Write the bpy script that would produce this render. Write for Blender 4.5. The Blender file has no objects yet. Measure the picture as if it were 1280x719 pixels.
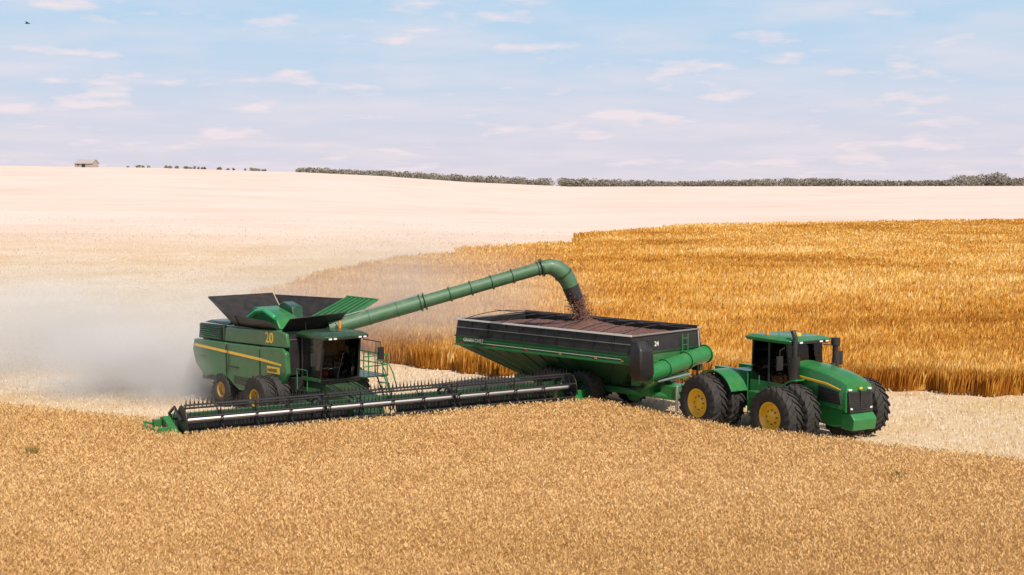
import bpy, math, random
import numpy as np
from mathutils import Vector, Matrix
random.seed(7); rng=np.random.default_rng(7)
sc=bpy.context.scene
sc.view_settings.view_transform='Standard'; sc.view_settings.look='None'; sc.view_settings.exposure=0
R=math.radians
# ------------------------------------------------------------------ materials
def newmat(n):
    m=bpy.data.materials.new(n); m.use_nodes=True
    return m,m.node_tree,m.node_tree.nodes['Principled BSDF']
def ramp(nt,stops):
    r=nt.nodes.new('ShaderNodeValToRGB'); e=r.color_ramp.elements
    while len(e)<len(stops): e.new(0.5)
    for i,(p,c) in enumerate(stops):
        e[i].position=p; e[i].color=(c[0],c[1],c[2],1)
    return r
def paint(name,col,dust=0.3,rough=0.35,metal=0.0,dcol=(.42,.32,.2),scale=2.5,coat=0.3):
    m,nt,b=newmat(name)
    tc=nt.nodes.new('ShaderNodeTexCoord'); n=nt.nodes.new('ShaderNodeTexNoise')
    n.inputs['Scale'].default_value=scale; n.inputs['Detail'].default_value=8; n.inputs['Roughness'].default_value=.65
    nt.links.new(tc.outputs['Object'],n.inputs['Vector'])
    geo=nt.nodes.new('ShaderNodeNewGeometry'); sx=nt.nodes.new('ShaderNodeSeparateXYZ')
    nt.links.new(geo.outputs['Normal'],sx.inputs[0])
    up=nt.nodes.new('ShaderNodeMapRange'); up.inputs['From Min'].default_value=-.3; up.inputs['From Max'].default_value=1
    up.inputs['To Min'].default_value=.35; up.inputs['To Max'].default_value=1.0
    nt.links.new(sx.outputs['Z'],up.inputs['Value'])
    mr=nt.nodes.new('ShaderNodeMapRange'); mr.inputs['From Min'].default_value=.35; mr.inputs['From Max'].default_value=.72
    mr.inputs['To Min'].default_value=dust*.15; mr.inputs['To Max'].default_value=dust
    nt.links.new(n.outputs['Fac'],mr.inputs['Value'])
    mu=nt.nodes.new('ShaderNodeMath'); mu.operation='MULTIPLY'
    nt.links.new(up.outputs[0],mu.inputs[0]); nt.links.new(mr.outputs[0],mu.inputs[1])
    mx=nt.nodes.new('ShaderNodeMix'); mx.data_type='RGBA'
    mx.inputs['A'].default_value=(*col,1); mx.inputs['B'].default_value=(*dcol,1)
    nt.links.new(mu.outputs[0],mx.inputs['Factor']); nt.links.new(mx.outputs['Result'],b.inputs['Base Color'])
    r2=nt.nodes.new('ShaderNodeMapRange'); r2.inputs['To Min'].default_value=rough; r2.inputs['To Max'].default_value=.85
    nt.links.new(mu.outputs[0],r2.inputs['Value']); nt.links.new(r2.outputs[0],b.inputs['Roughness'])
    b.inputs['Metallic'].default_value=metal; b.inputs['Coat Weight'].default_value=coat
    return m
M={}
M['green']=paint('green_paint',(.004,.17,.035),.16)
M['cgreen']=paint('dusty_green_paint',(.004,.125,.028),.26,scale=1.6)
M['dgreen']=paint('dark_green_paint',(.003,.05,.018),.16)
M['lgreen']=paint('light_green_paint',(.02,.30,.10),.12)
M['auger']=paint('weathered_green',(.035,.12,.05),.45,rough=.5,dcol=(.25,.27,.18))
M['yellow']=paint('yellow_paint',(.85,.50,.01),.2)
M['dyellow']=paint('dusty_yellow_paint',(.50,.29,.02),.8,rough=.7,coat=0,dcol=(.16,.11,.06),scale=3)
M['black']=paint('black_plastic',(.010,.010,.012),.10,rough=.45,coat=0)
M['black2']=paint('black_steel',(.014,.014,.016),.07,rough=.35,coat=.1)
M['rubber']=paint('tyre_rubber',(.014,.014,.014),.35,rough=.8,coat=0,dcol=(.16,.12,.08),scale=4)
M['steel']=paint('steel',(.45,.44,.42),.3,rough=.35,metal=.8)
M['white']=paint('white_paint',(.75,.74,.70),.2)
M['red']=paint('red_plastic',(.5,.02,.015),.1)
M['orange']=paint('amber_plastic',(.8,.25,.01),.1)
M['grain']=paint('brown_grain',(.07,.026,.018),.85,rough=.8,coat=0,dcol=(.24,.12,.085),scale=9)
M['seat']=paint('seat_fabric',(.05,.045,.04),.1,rough=.9,coat=0)
def glassm():
    m,nt,b=newmat('cab_glass')
    out=nt.nodes['Material Output']
    t=nt.nodes.new('ShaderNodeBsdfTransparent'); t.inputs[0].default_value=(.55,.62,.62,1)
    g=nt.nodes.new('ShaderNodeBsdfGlossy'); g.inputs['Roughness'].default_value=.03
    f=nt.nodes.new('ShaderNodeFresnel'); f.inputs[0].default_value=1.5
    mx=nt.nodes.new('ShaderNodeMixShader')
    nt.links.new(f.outputs[0],mx.inputs[0]); nt.links.new(t.outputs[0],mx.inputs[1]); nt.links.new(g.outputs[0],mx.inputs[2])
    nt.links.new(mx.outputs[0],out.inputs['Surface']); return m
M['glass']=glassm()
def darkglass():
    m,nt,b=newmat('tinted_glass')
    n=nt.nodes.new('ShaderNodeTexNoise'); n.inputs['Scale'].default_value=1.5
    r=ramp(nt,[(.35,(.006,.007,.008)),(.75,(.03,.028,.024))]); nt.links.new(n.outputs['Fac'],r.inputs[0])
    nt.links.new(r.outputs[0],b.inputs['Base Color']); b.inputs['Roughness'].default_value=.08; return m
M['dglass']=darkglass()
# ------------------------------------------------------------------ mesh builder
class MB:
    def __init__(s): s.v=[];s.f=[];s.m=[];s.mats=[]
    def mi(s,m):
        if m not in s.mats: s.mats.append(m)
        return s.mats.index(m)
    def add(s,vs,fs,m):
        o=len(s.v); s.v+= [tuple(v) for v in vs]; k=s.mi(m)
        for f in fs: s.f.append([o+i for i in f]); s.m.append(k)
    def box(s,c,size,m,rot=None):
        hx,hy,hz=[a/2 for a in size]; vs=[Vector((x*hx,y*hy,z*hz)) for x in(-1,1) for y in(-1,1) for z in(-1,1)]
        if rot is not None:
            E=Matrix.Rotation(rot[2],3,'Z')@Matrix.Rotation(rot[1],3,'Y')@Matrix.Rotation(rot[0],3,'X'); vs=[E@v for v in vs]
        vs=[v+Vector(c) for v in vs]
        s.add(vs,[(0,1,3,2),(4,6,7,5),(0,4,5,1),(2,3,7,6),(0,2,6,4),(1,5,7,3)],m)
    def prism(s,prof,y0,y1,m):
        n=len(prof); vs=[(x,y0,z) for x,z in prof]+[(x,y1,z) for x,z in prof]
        fs=[tuple(range(n)),tuple(range(2*n-1,n-1,-1))]+[(i,n+i,n+(i+1)%n,(i+1)%n) for i in range(n)]
        s.add(vs,fs,m)
    def loft(s,levels,m,caps=True):
        vs=[]
        for z,x0,x1,y0,y1 in levels: vs+=[(x0,y0,z),(x1,y0,z),(x1,y1,z),(x0,y1,z)]
        fs=[]
        for i in range(len(levels)-1):
            a=4*i
            for j in range(4): fs.append((a+j,a+(j+1)%4,a+4+(j+1)%4,a+4+j))
        if caps: fs+= [(3,2,1,0),tuple(4*(len(levels)-1)+j for j in range(4))]
        s.add(vs,fs,m)
    def tube(s,path,r,m,seg=10,caps=True):
        path=[Vector(p) for p in path]; n=len(path)
        rs=r if isinstance(r,(list,tuple)) else [r]*n
        vs=[];up=None
        for i,p in enumerate(path):
            t=(path[min(i+1,n-1)]-path[max(i-1,0)]).normalized()
            if up is None:
                up=t.orthogonal().normalized()
            a=(up-t*up.dot(t)).normalized(); up=a; b=t.cross(a)
            for k in range(seg):
                an=2*math.pi*k/seg; vs.append(p+(a*math.cos(an)+b*math.sin(an))*rs[i])
        fs=[(i*seg+k,i*seg+(k+1)%seg,(i+1)*seg+(k+1)%seg,(i+1)*seg+k) for i in range(n-1) for k in range(seg)]
        if caps: fs+=[tuple(range(seg-1,-1,-1)),tuple((n-1)*seg+k for k in range(seg))]
        s.add(vs,fs,m)
    def quad(s,a,b,c,d,m,th=.04):
        a,b,c,d=map(Vector,(a,b,c,d)); n=(b-a).cross(d-a).normalized()*th
        s.add([a,b,c,d,a+n,b+n,c+n,d+n],[(3,2,1,0),(4,5,6,7),(0,1,5,4),(1,2,6,5),(2,3,7,6),(3,0,4,7)],m)
    def rev(s,prof,c,m,seg=40,axis='y'):
        vs=[];n=len(prof)
        for k in range(seg):
            an=2*math.pi*k/seg
            for a,r in prof: vs.append((c[0]+r*math.cos(an),c[1]+a,c[2]+r*math.sin(an)))
        fs=[(k*n+i,k*n+i+1,((k+1)%seg)*n+i+1,((k+1)%seg)*n+i) for k in range(seg) for i in range(n-1)]
        s.add(vs,fs,m)
    def obj(s,name,parent=None,bevel=0,smooth=True,ang=35):
        me=bpy.data.meshes.new(name); me.from_pydata(s.v,[],s.f)
        for m in s.mats: me.materials.append(M[m])
        me.polygons.foreach_set('material_index',s.m)
        if smooth:
            me.polygons.foreach_set('use_smooth',[True]*len(s.f)); me.set_sharp_from_angle(angle=R(ang))
        me.update()
        o=bpy.data.objects.new(name,me); sc.collection.objects.link(o)
        if parent: o.parent=parent
        if bevel:
            b=o.modifiers.new('bevel','BEVEL'); b.width=bevel; b.segments=2; b.limit_method='ANGLE'; b.angle_limit=R(40)
            b.harden_normals=False
        return o
def empty(name,loc,rot=0,parent=None,scale=1):
    e=bpy.data.objects.new(name,None); sc.collection.objects.link(e); e.location=loc; e.rotation_euler=(0,0,rot); e.scale=(scale,)*3
    e.empty_display_size=.5
    if parent: e.parent=parent
    return e
def text(name,body,size,loc,rot,mat,parent):
    c=bpy.data.curves.new(name,'FONT'); c.body=body; c.size=size; c.extrude=.004; c.offset=.006; c.materials.append(M[mat])
    o=bpy.data.objects.new(name,c); sc.collection.objects.link(o); o.parent=parent; o.location=loc; o.rotation_euler=rot
    return o
def wheel(name,parent,c,r,w,rimr,side,rim='yellow',lugs=22,deep=.18):
    b=MB(); h=w/2; rr=r-.06
    prof=[(-h*.80,rimr),(-h*.98,rimr+.10),(-h,(rimr+rr)/2),(-h*.96,rr-.12),(-h*.84,rr-.03),(-h*.5,rr),(0,rr+.01),(h*.5,rr),(h*.84,rr-.03),(h*.96,rr-.12),(h,(rimr+rr)/2),(h*.98,rimr+.10),(h*.80,rimr)]
    b.rev(prof,c,'rubber',48)
    for sd in(-1,1):
        for k in range(lugs):
            a0=2*math.pi*(k+(0.5 if sd>0 else 0))/lugs; da=.30/r*1.0; wd=.045/r
            st=[(0.02*sd,a0,r),(sd*h*.55,a0-da*.5,r),(sd*h*.93,a0-da,r-.035),(sd*h*1.01,a0-da*1.1,rr-.17)]
            vs=[]
            for y,a,ra in st:
                for q,rad in((-1,ra),(1,ra),(1,ra-.07),(-1,ra-.07)):
                    aa=a+q*wd; vs.append((c[0]+rad*math.cos(aa),c[1]+y,c[2]+rad*math.sin(aa)))
            fs=[]
            for i in range(3):
                for j in range(4): fs.append((4*i+j,4*i+(j+1)%4,4*i+4+(j+1)%4,4*i+4+j))
            fs+=[(0,1,2,3),(12,13,14,15)]
            b.add(vs,fs,'rubber')
    b.obj(name+'_tyre',parent)
    b=MB(); s=side
    prof=[(s*h*.84,rimr+.03),(s*h*.84,rimr-.02),(s*h*.70,rimr-.05),(s*(h*.7-deep*.5),rimr-.07),(s*(h*.7-deep),rimr-.12),(s*(h*.7-deep),.30),(s*(h*.7-deep+.06),.22),(s*(h*.7-deep+.10),.14),(s*(h*.7-deep+.10),.001)]
    b.rev(prof,c,rim,32)
    prof=[(-s*h*.84,rimr+.03),(-s*h*.6,rimr-.04),(-s*h*.3,rimr-.08),(-s*h*.3,.001)]
    b.rev(prof,c,rim,32)
    for k in range(8):
        a=2*math.pi*k/8; y=c[1]+s*(h*.7-deep)+s*.02
        b.tube([(c[0]+.25*math.cos(a),y,c[2]+.25*math.sin(a)),(c[0]+.25*math.cos(a),y+s*.05,c[2]+.25*math.sin(a))],.025,'black',6)
    b.obj(name+'_rim',parent)
# ------------------------------------------------------------------ terrain
CREST_U=np.array([-2,-.6,-.36,-.25,-.15,-.09,-.03,.04,.36,.6,2]); CREST_Z=np.array([20,19,18.9,17.8,15.6,13.6,10.6,8.4,8.9,9.5,10])
def terr(X,Y):
    X=np.asarray(X,float);Y=np.asarray(Y,float)
    u=X/np.maximum(Y,60.0); zc=np.interp(u,CREST_U,CREST_Z)
    t=np.clip((Y-80)/620,0,1); s=t**1.2*(1.06-.06*t)
    z=zc*s/1.0
    over=np.clip(Y-700,0,None); z=z-over*.012-(over/1000)**2*3
    z=z+ .5*np.sin(X/70+1)*np.sin(Y/95)*np.clip((Y-110)/200,0,1)*np.clip((720-Y)/100,0,1)
    return z
def tz(x,y): return float(terr(x,y))
Ys=np.concatenate([np.linspace(-60,60,25)[:-1],60*np.exp(np.linspace(0,math.log(5000/60),150))])
gx=np.concatenate([np.linspace(0,60,20)[:-1],60*np.exp(np.linspace(0,math.log(4000/60),70))]); Xs=np.concatenate([-gx[::-1][:-1],gx])
XX,YY=np.meshgrid(Xs,Ys); ZZ=terr(XX,YY)
def gridmesh(name,XX,YY,ZZ,mask=None,mat=None,skirt=0):
    ny,nx=XX.shape; V=np.stack([XX,YY,ZZ],-1).reshape(-1,3)
    idx=np.arange(ny*nx).reshape(ny,nx)
    F=np.stack([idx[:-1,:-1],idx[:-1,1:],idx[1:,1:],idx[1:,:-1]],-1)
    if mask is not None:
        cm=mask[:-1,:-1]&mask[:-1,1:]&mask[1:,1:]&mask[1:,:-1]; F0=F[cm]
        if skirt:
            extra=[];Vs=[V]; base=len(V); Vd=V.copy(); Vd[:,2]-=skirt; Vs.append(Vd)
            p=np.pad(cm,1)
            for (dy,dx,a,b) in((-1,0,0,1),(1,0,2,3),(0,-1,3,0),(0,1,1,2)):
                nb=p[1+dy:1+dy+cm.shape[0],1+dx:1+dx+cm.shape[1]]
                bd=cm&~nb; f=F[bd]; extra.append(np.stack([f[:,b],f[:,a],f[:,a]+base,f[:,b]+base],-1))
            V=np.concatenate(Vs); F0=np.concatenate([F0]+extra)
        F=F0
    F=F.reshape(-1,4)
    used=np.zeros(len(V),bool); used[F.ravel()]=True; remap=np.cumsum(used)-1; V=V[used]; F=remap[F]
    return V,F
def npobj(name,V,F,mat,tint=None,smooth=False,parent=None):
    me=bpy.data.meshes.new(name); k=F.shape[1]
    me.vertices.add(len(V)); me.vertices.foreach_set('co',V.astype(np.float32).ravel())
    me.loops.add(F.size); me.loops.foreach_set('vertex_index',F.astype(np.int32).ravel())
    me.polygons.add(len(F)); me.polygons.foreach_set('loop_start',(np.arange(len(F))*k).astype(np.int32))
    me.polygons.foreach_set('loop_total',np.full(len(F),k,np.int32))
    if smooth: me.polygons.foreach_set('use_smooth',np.ones(len(F),bool))
    me.update(calc_edges=True)
    if tint is not None:
        a=me.attributes.new('tint','FLOAT','POINT'); a.data.foreach_set('value',tint.astype(np.float32))
    me.materials.append(mat)
    o=bpy.data.objects.new(name,me); sc.collection.objects.link(o)
    if parent: o.parent=parent
    return o
def groundmat():
    m,nt,b=newmat('stubble_ground'); L=nt.links
    geo=nt.nodes.new('ShaderNodeNewGeometry')
    sx=nt.nodes.new('ShaderNodeSeparateXYZ'); L.new(geo.outputs['Position'],sx.inputs[0])
    def noise(scale,detail=6,mp=None):
        n=nt.nodes.new('ShaderNodeTexNoise'); n.inputs['Scale'].default_value=scale; n.inputs['Detail'].default_value=detail; n.inputs['Roughness'].default_value=.6
        if mp:
            q=nt.nodes.new('ShaderNodeMapping'); q.inputs['Scale'].default_value=mp[0]; q.inputs['Rotation'].default_value=mp[1]
            L.new(geo.outputs['Position'],q.inputs['Vector']); L.new(q.outputs[0],n.inputs['Vector'])
        else: L.new(geo.outputs['Position'],n.inputs['Vector'])
        return n
    n1=noise(.025); n2=noise(1.0,mp=((.006,.10,1),(0,0,.25))); n3=noise(2.5,detail=8); n4=noise(.11,detail=7)
    near=ramp(nt,[(.3,(.55,.40,.24)),(.7,(.76,.61,.45))]); L.new(n3.outputs['Fac'],near.inputs[0])
    far=ramp(nt,[(.25,(.62,.46,.36)),(.5,(.74,.58,.485)),(.75,(.80,.65,.57))])  # far field's own pale tone, with distance haze also put into the colour
    mm=nt.nodes.new('ShaderNodeMix'); mm.inputs['Factor'].default_value=.5; L.new(n1.outputs['Fac'],mm.inputs['A']); L.new(n2.outputs['Fac'],mm.inputs['B'])
    L.new(mm.outputs['Result'],far.inputs[0])
    gp=nt.nodes.new('ShaderNodeMapRange'); gp.inputs['From Min'].default_value=.40; gp.inputs['From Max'].default_value=.60; gp.inputs['To Max'].default_value=.9; L.new(n4.outputs['Fac'],gp.inputs['Value'])
    g2=nt.nodes.new('ShaderNodeMix'); g2.data_type='RGBA'; L.new(gp.outputs[0],g2.inputs['Factor']); L.new(near.outputs[0],g2.inputs['A']); g2.inputs['B'].default_value=(.58,.39,.18,1)
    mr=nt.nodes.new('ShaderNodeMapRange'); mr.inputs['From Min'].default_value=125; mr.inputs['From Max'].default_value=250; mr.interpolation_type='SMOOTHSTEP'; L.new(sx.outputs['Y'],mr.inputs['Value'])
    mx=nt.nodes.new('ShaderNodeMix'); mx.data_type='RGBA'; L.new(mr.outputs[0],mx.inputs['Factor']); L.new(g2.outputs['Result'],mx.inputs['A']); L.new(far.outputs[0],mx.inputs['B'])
    L.new(mx.outputs['Result'],b.inputs['Base Color']); b.inputs['Roughness'].default_value=.95; b.inputs['Specular IOR Level'].default_value=.1
    bp=nt.nodes.new('ShaderNodeBump'); bp.inputs['Strength'].default_value=.4; bp.inputs['Distance'].default_value=.08
    L.new(n3.outputs['Fac'],bp.inputs['Height']); L.new(bp.outputs[0],b.inputs['Normal'])
    return m
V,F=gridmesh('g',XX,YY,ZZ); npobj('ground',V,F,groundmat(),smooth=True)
# ------------------------------------------------------------------ wheat
def inpoly(X,Y,poly):
    ins=np.zeros(X.shape,bool); n=len(poly)
    for i in range(n):
        x1,y1=poly[i];x2,y2=poly[(i+1)%n]
        if y1==y2: continue
        c=((y1>Y)!=(y2>Y))&(X<(x2-x1)*(Y-y1)/(y2-y1)+x1); ins^=c
    return ins
def snoise(X,Y,sc_,seed):
    r=np.random.default_rng(seed); o=np.zeros_like(X,float)
    for k in range(7):
        a=r.uniform(0,2*math.pi); f=sc_*r.uniform(.5,1.8); o+=np.sin((X*math.cos(a)+Y*math.sin(a))*f+r.uniform(0,7)+1.5*np.sin(X*f*.37+Y*f*.29))
    return o/7
def wheatmat(name,stops,nscale=.5,namp=.35):
    m,nt,b=newmat(name); L=nt.links
    at=nt.nodes.new('ShaderNodeAttribute'); at.attribute_name='tint'
    geo=nt.nodes.new('ShaderNodeNewGeometry'); n=nt.nodes.new('ShaderNodeTexNoise'); n.inputs['Scale'].default_value=nscale; n.inputs['Detail'].default_value=5
    L.new(geo.outputs['Position'],n.inputs['Vector'])
    mr=nt.nodes.new('ShaderNodeMapRange'); mr.inputs['From Min'].default_value=.3; mr.inputs['From Max'].default_value=.7; mr.inputs['To Min'].default_value=-namp/2; mr.inputs['To Max'].default_value=namp/2
    L.new(n.outputs['Fac'],mr.inputs['Value'])
    ad=nt.nodes.new('ShaderNodeMath'); ad.operation='ADD'; L.new(at.outputs['Fac'],ad.inputs[0]); L.new(mr.outputs[0],ad.inputs[1])
    r=ramp(nt,stops); L.new(ad.outputs[0],r.inputs[0]); L.new(r.outputs[0],b.inputs['Base Color'])
    b.inputs['Roughness'].default_value=.8; b.inputs['Specular IOR Level'].default_value=.15
    out=nt.nodes['Material Output']; tr=nt.nodes.new('ShaderNodeBsdfTranslucent'); L.new(r.outputs[0],tr.inputs[0])
    ms=nt.nodes.new('ShaderNodeMixShader'); ms.inputs[0].default_value=.3; L.new(b.outputs[0],ms.inputs[1]); L.new(tr.outputs[0],ms.inputs[2]); L.new(ms.outputs[0],out.inputs['Surface'])
    return m
def kites(X,Y,Z0,H,W,lean,tint):
    n=len(X); a=rng.uniform(0,math.pi,n); dx=np.cos(a)*W/2; dy=np.sin(a)*W/2
    la=rng.uniform(0,2*math.pi,n); lx=np.cos(la)*lean*H+.12*H; ly=np.sin(la)*lean*H
    V=np.zeros((n,4,3))
    V[:,0]=np.stack([X,Y,Z0],-1)
    V[:,1]=np.stack([X+lx*.6+dx,Y+ly*.6+dy,Z0+H*.68],-1)
    V[:,2]=np.stack([X+lx,Y+ly,Z0+H],-1)
    V[:,3]=np.stack([X+lx*.6-dx,Y+ly*.6-dy,Z0+H*.68],-1)
    F=np.arange(4*n).reshape(n,4)
    return V.reshape(-1,3),F,np.repeat(tint,4)
def join(parts):
    Vs,Fs,Ts=[],[],[];o=0
    for V,F,T in parts: Vs.append(V);Fs.append(F+o);Ts.append(T);o+=len(V)
    return np.concatenate(Vs),np.concatenate(Fs),np.concatenate(Ts)
front=[(-45,70),(-30,64.5),(-22.3,62),(-15.8,58.6),(-13.9,57.4),(-12.9,54.2),(3.6,63.9),(6.5,59.2),(8.9,56.2),(12.3,53.6),(14.2,52.4),(17.9,49.6),(24,45.5),(40,36),(40,18),(-45,18)]
def infront(X,Y): return inpoly(X+.25*snoise(X,Y,1.3,41),Y+.35*snoise(X,Y,.9,42),front)
gxx,gyy=np.meshgrid(np.arange(-40,40,.3),np.arange(19,71,.3)); msk=infront(gxx,gyy)
def swell(X,Y): return .035*snoise(X,Y*1.0,1.1,3)+.05*snoise(X,Y,.4,6)
gz=.68+swell(gxx,gyy)+.02*snoise(gxx,gyy,5,4)+rng.normal(0,.025,gxx.shape)
V,F=gridmesh('c',gxx,gyy,gz,msk,skirt=.62); parts=[(V,F,.45+.10*snoise(V[:,0],V[:,1],.5,5))]
N=1150000; D=np.exp(rng.uniform(math.log(26),math.log(71),N)); X=rng.uniform(-.44,.44,N)*D; k=infront(X,D); X=X[k];Y=D[k];n=len(X)
dot=rng.random(n)<.75
base=swell(X,Y)+np.where(dot,.60+.22*rng.random(n)**1.3,.55)
H=np.where(dot,.07+.06*rng.random(n),.20+.14*rng.random(n))
W=np.where(dot,.030+.014*rng.random(n),.014+.008*rng.random(n))*(Y/42)**.8
t=.54+.13*rng.standard_normal(n)+.15*snoise(X,Y,.22,11)+.07*snoise(X*.6,Y*1.4,1.0,12)
k1=dot
parts.append(kites(X[k1],Y[k1],base[k1],H[k1],W[k1],.8,t[k1])); k1=~dot
parts.append(kites(X[k1],Y[k1],base[k1],H[k1],W[k1],.45,t[k1]))
V,F,T=join(parts)
npobj('wheat_field',V,F,wheatmat('ripe_wheat',[(.0,(.44,.24,.075)),(.3,(.64,.39,.15)),(.6,(.78,.52,.235)),(1,(.90,.70,.41))],.8,.14),T)
# background standing crop
back=[(70,50),(40,63.5),(25,69.4),(19.1,71.5),(11.2,74),(4,75),(-4,79),(-11,90),(-18,106),(-21,119),(-19,138),(-14,160),(-3,186),(9,204),(13,228),(32,258),(103,285),(175,290),(175,50)]
def inback(X,Y):
    X=np.asarray(X,float); return inpoly(X+1.8*snoise(X,Y,.35,43)*np.clip((Y-60)/60,.2,2.5),Y+1.2*snoise(X,Y,.5,44)*np.clip((Y-60)/60,.2,5),back)
gxx,gyy=np.meshgrid(np.arange(-32,174,.8),np.arange(48,296,.8)); msk=inback(gxx,gyy)
gz=terr(gxx,gyy)+.70+.12*snoise(gxx,gyy,1.2,13)+rng.normal(0,.06,gxx.shape)
V,F=gridmesh('c2',gxx,gyy,gz,msk,skirt=.7)
def patch(X,Y): return snoise(X*.55,Y*.9,.16,22)+.6*snoise(X,Y,.5,24)
def btint(X,Y,n):
    return .52+.17*rng.standard_normal(n)+.26*patch(X,Y)-.22*np.clip(patch(X+40,Y*1.2+9),0,1)+.08*np.clip((Y-90)/120,0,1)
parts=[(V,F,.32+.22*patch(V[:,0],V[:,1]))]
N=520000; D=np.exp(rng.uniform(math.log(50),math.log(296),N)); X=rng.uniform(-.3,.62,N)*D; k=inback(X,D); X=X[k];Y=D[k];n=len(X)
z=terr(X,Y); H=.45+.32*rng.random(n)**2+.10*snoise(X,Y,.8,23)+.12*patch(X,Y); W=(Y/1250)*(.6+.8*rng.random(n))
parts.append(kites(X,Y,z+.40,H,W,.25,btint(X,Y,n)))
E=[(70,50),(40,63.5),(25,69.4),(19.1,71.5),(11.2,74),(4,75),(-4,79),(-11,90),(-18,106)]
xs,ys=[],[]
for (x1,y1),(x2,y2) in zip(E[:-1],E[1:]):
    L_=math.hypot(x2-x1,y2-y1); q=int(L_*800); a=rng.random(q); px=x1+(x2-x1)*a; py=y1+(y2-y1)*a
    off=rng.exponential(1.0,q)-.5+.5*np.sin(px*1.3)+.3*np.sin(px*3.1); nx,ny=-(y2-y1)/L_,(x2-x1)/L_
    if ny<0: nx,ny=-nx,-ny
    xs.append(px+nx*off); ys.append(py+ny*off)
X=np.concatenate(xs);Y=np.concatenate(ys);n=len(X)
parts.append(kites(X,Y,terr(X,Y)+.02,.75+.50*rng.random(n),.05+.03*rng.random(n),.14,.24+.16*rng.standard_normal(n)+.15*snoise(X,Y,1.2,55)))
V,F,T=join(parts)
npobj('wheat_field',V,F,wheatmat('golden_crop',[(.0,(.34,.115,.012)),(.3,(.62,.27,.035)),(.55,(.80,.46,.095)),(.8,(.90,.64,.22)),(1,(.93,.78,.44))],.2,.25),T)
# stubble stalks
N=170000; D=np.exp(rng.uniform(math.log(46),math.log(260),N)); X=rng.uniform(-.5,.5,N)*D
k=~infront(X,D)&~inback(X,D)&(rng.random(N)<np.clip((300-D)/200,0,1)**1.5); X=X[k];Y=D[k]
row=(X*.643+Y*.766); row2=np.round(row/.35)*.35; dd=(row2-row)*.8; X=X+dd*.643; Y=Y+dd*.766; n=len(X)
V,F,T=kites(X,Y,terr(X,Y)-.02,.10+.12*rng.random(n),(Y/1700)*(.8+.6*rng.random(n)),.5,.62+.22*rng.standard_normal(n)-.35*np.clip(snoise(X,Y,.12,61)+.2,0,1)*(X<0))
npobj('stubble',V,F,wheatmat('straw_stubble',[(.0,(.52,.34,.16)),(.5,(.78,.61,.43)),(1,(.90,.79,.64))],.6,.3),T)
def weed(x,y,s):
    n=90
    a=rng.uniform(0,2*math.pi,n); r=rng.random(n)**.5*.22*s
    return kites(x+np.cos(a)*r,y+np.sin(a)*r,.60+.1*rng.random(n),s*(.25+.30*rng.random(n)),.03+.02*rng.random(n),.5,.5+.4*rng.random(n))
wm=wheatmat('weed_leaf',[(.0,(.20,.15,.04)),(.6,(.40,.28,.09)),(1,(.56,.40,.16))],1,.2)
for (x,y,s) in [(-17.2,50.5,.9),(12.8,46.6,.6)]:
    V,F,T=weed(x,y,s); npobj('weed_plant',V,F,wm,T)
# ------------------------------------------------------------------ combine
PHC=41
CB=empty('combine_harvester',(-8.9,63.5,0),R(-(90-PHC)))
h=Vector((math.sin(R(PHC)),-math.cos(R(PHC)),0)); l=Vector((math.cos(R(PHC)),math.sin(R(PHC)),0)); C0=Vector((-8.9,63.5,0))
def c2l(p):
    d=Vector(p)-C0; return (d.dot(h),d.dot(l),d.z)
b=MB()
b.prism([(-7.3,1.9),(-7.5,2.6),(-7.3,3.55),(-5.2,3.6),(-.2,3.75),(.35,3.6),(.35,2.0),(-.6,1.6),(-3.2,1.3),(-6,1.3)],-1.5,1.5,'black')
b.prism([(-7.9,1.0),(-7.7,1.85),(-6.2,1.9),(-5.6,1.1)],-1.3,1.3,'black2')
b.box((-2.5,0,1.15),(6,1.3,.5),'black2')
b.box((-.3,0,1.0),(.5,3.4,.4),'dgreen'); b.box((-4.7,0,.85),(.35,3.0,.3),'dgreen')
b.obj('chassis',CB,.03)
b=MB()
for s in(-1,1):
    y0,y1=(s*1.53,s*1.78)
    b.prism([(-7.65,1.85),(-7.9,2.5),(-7.75,3.0),(-4.75,3.05),(-4.7,1.45),(-5.3,1.25),(-6.0,1.45),(-6.7,1.25)],y0,y1,'cgreen')
    b.prism([(-4.66,1.45),(-4.7,3.05),(-1.75,3.12),(-1.7,1.25),(-2.2,.95),(-3.6,.95),(-4.1,1.15)],y0,y1,'cgreen')
    b.prism([(-1.66,1.50),(-1.7,3.12),(.15,3.2),(.45,3.0),(.55,2.1),(.2,1.65),(-.5,1.70)],y0,y1,'cgreen')
    b.prism([(-5.0,3.08),(-4.9,3.75),(-.3,3.95),(.35,3.85),(.5,3.24),(.1,3.22)],s*1.50,s*1.68,'cgreen')
    b.prism([(-7.6,3.04),(-7.45,3.78),(-5.1,3.82),(-5.05,3.09)],s*1.45,s*1.62,'dgreen')
b.loft([(3.80,-7.3,-5.1,-1.45,1.45),(3.92,-7.1,-5.2,-1.2,1.2)],'cgreen')
b.obj('body_panels',CB,.05)
b=MB()
for s in(-1,1):
    for i in range(6): b.box((-6.35,s*1.65,3.16+i*.10),(2.0,.08,.035),'cgreen',rot=(s*.6,0,0))
    b.box((-6.35,s*1.625,3.42),(2.15,.03,.62),'black')
    for i in range(5): b.box((-3.2,s*1.795,1.25+i*.08),(1.6,.03,.03),'black')
    b.box((-4.0,s*1.80,1.98),(.9,.03,.05),'black'); b.box((-6.9,s*1.80,2.25),(.5,.03,.05),'black')
    b.box((-1.68,s*1.784,2.3),(.035,.012,1.5),'black'); b.box((-4.68,s*1.784,2.3),(.035,.012,1.4),'black')
    b.tube([(-4.6,s*1.82,1.5),(-4.4,s*1.82,2.3),(-4.55,s*1.82,3.0)],.015,'black',5)
b.obj('louvres',CB)
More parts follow.
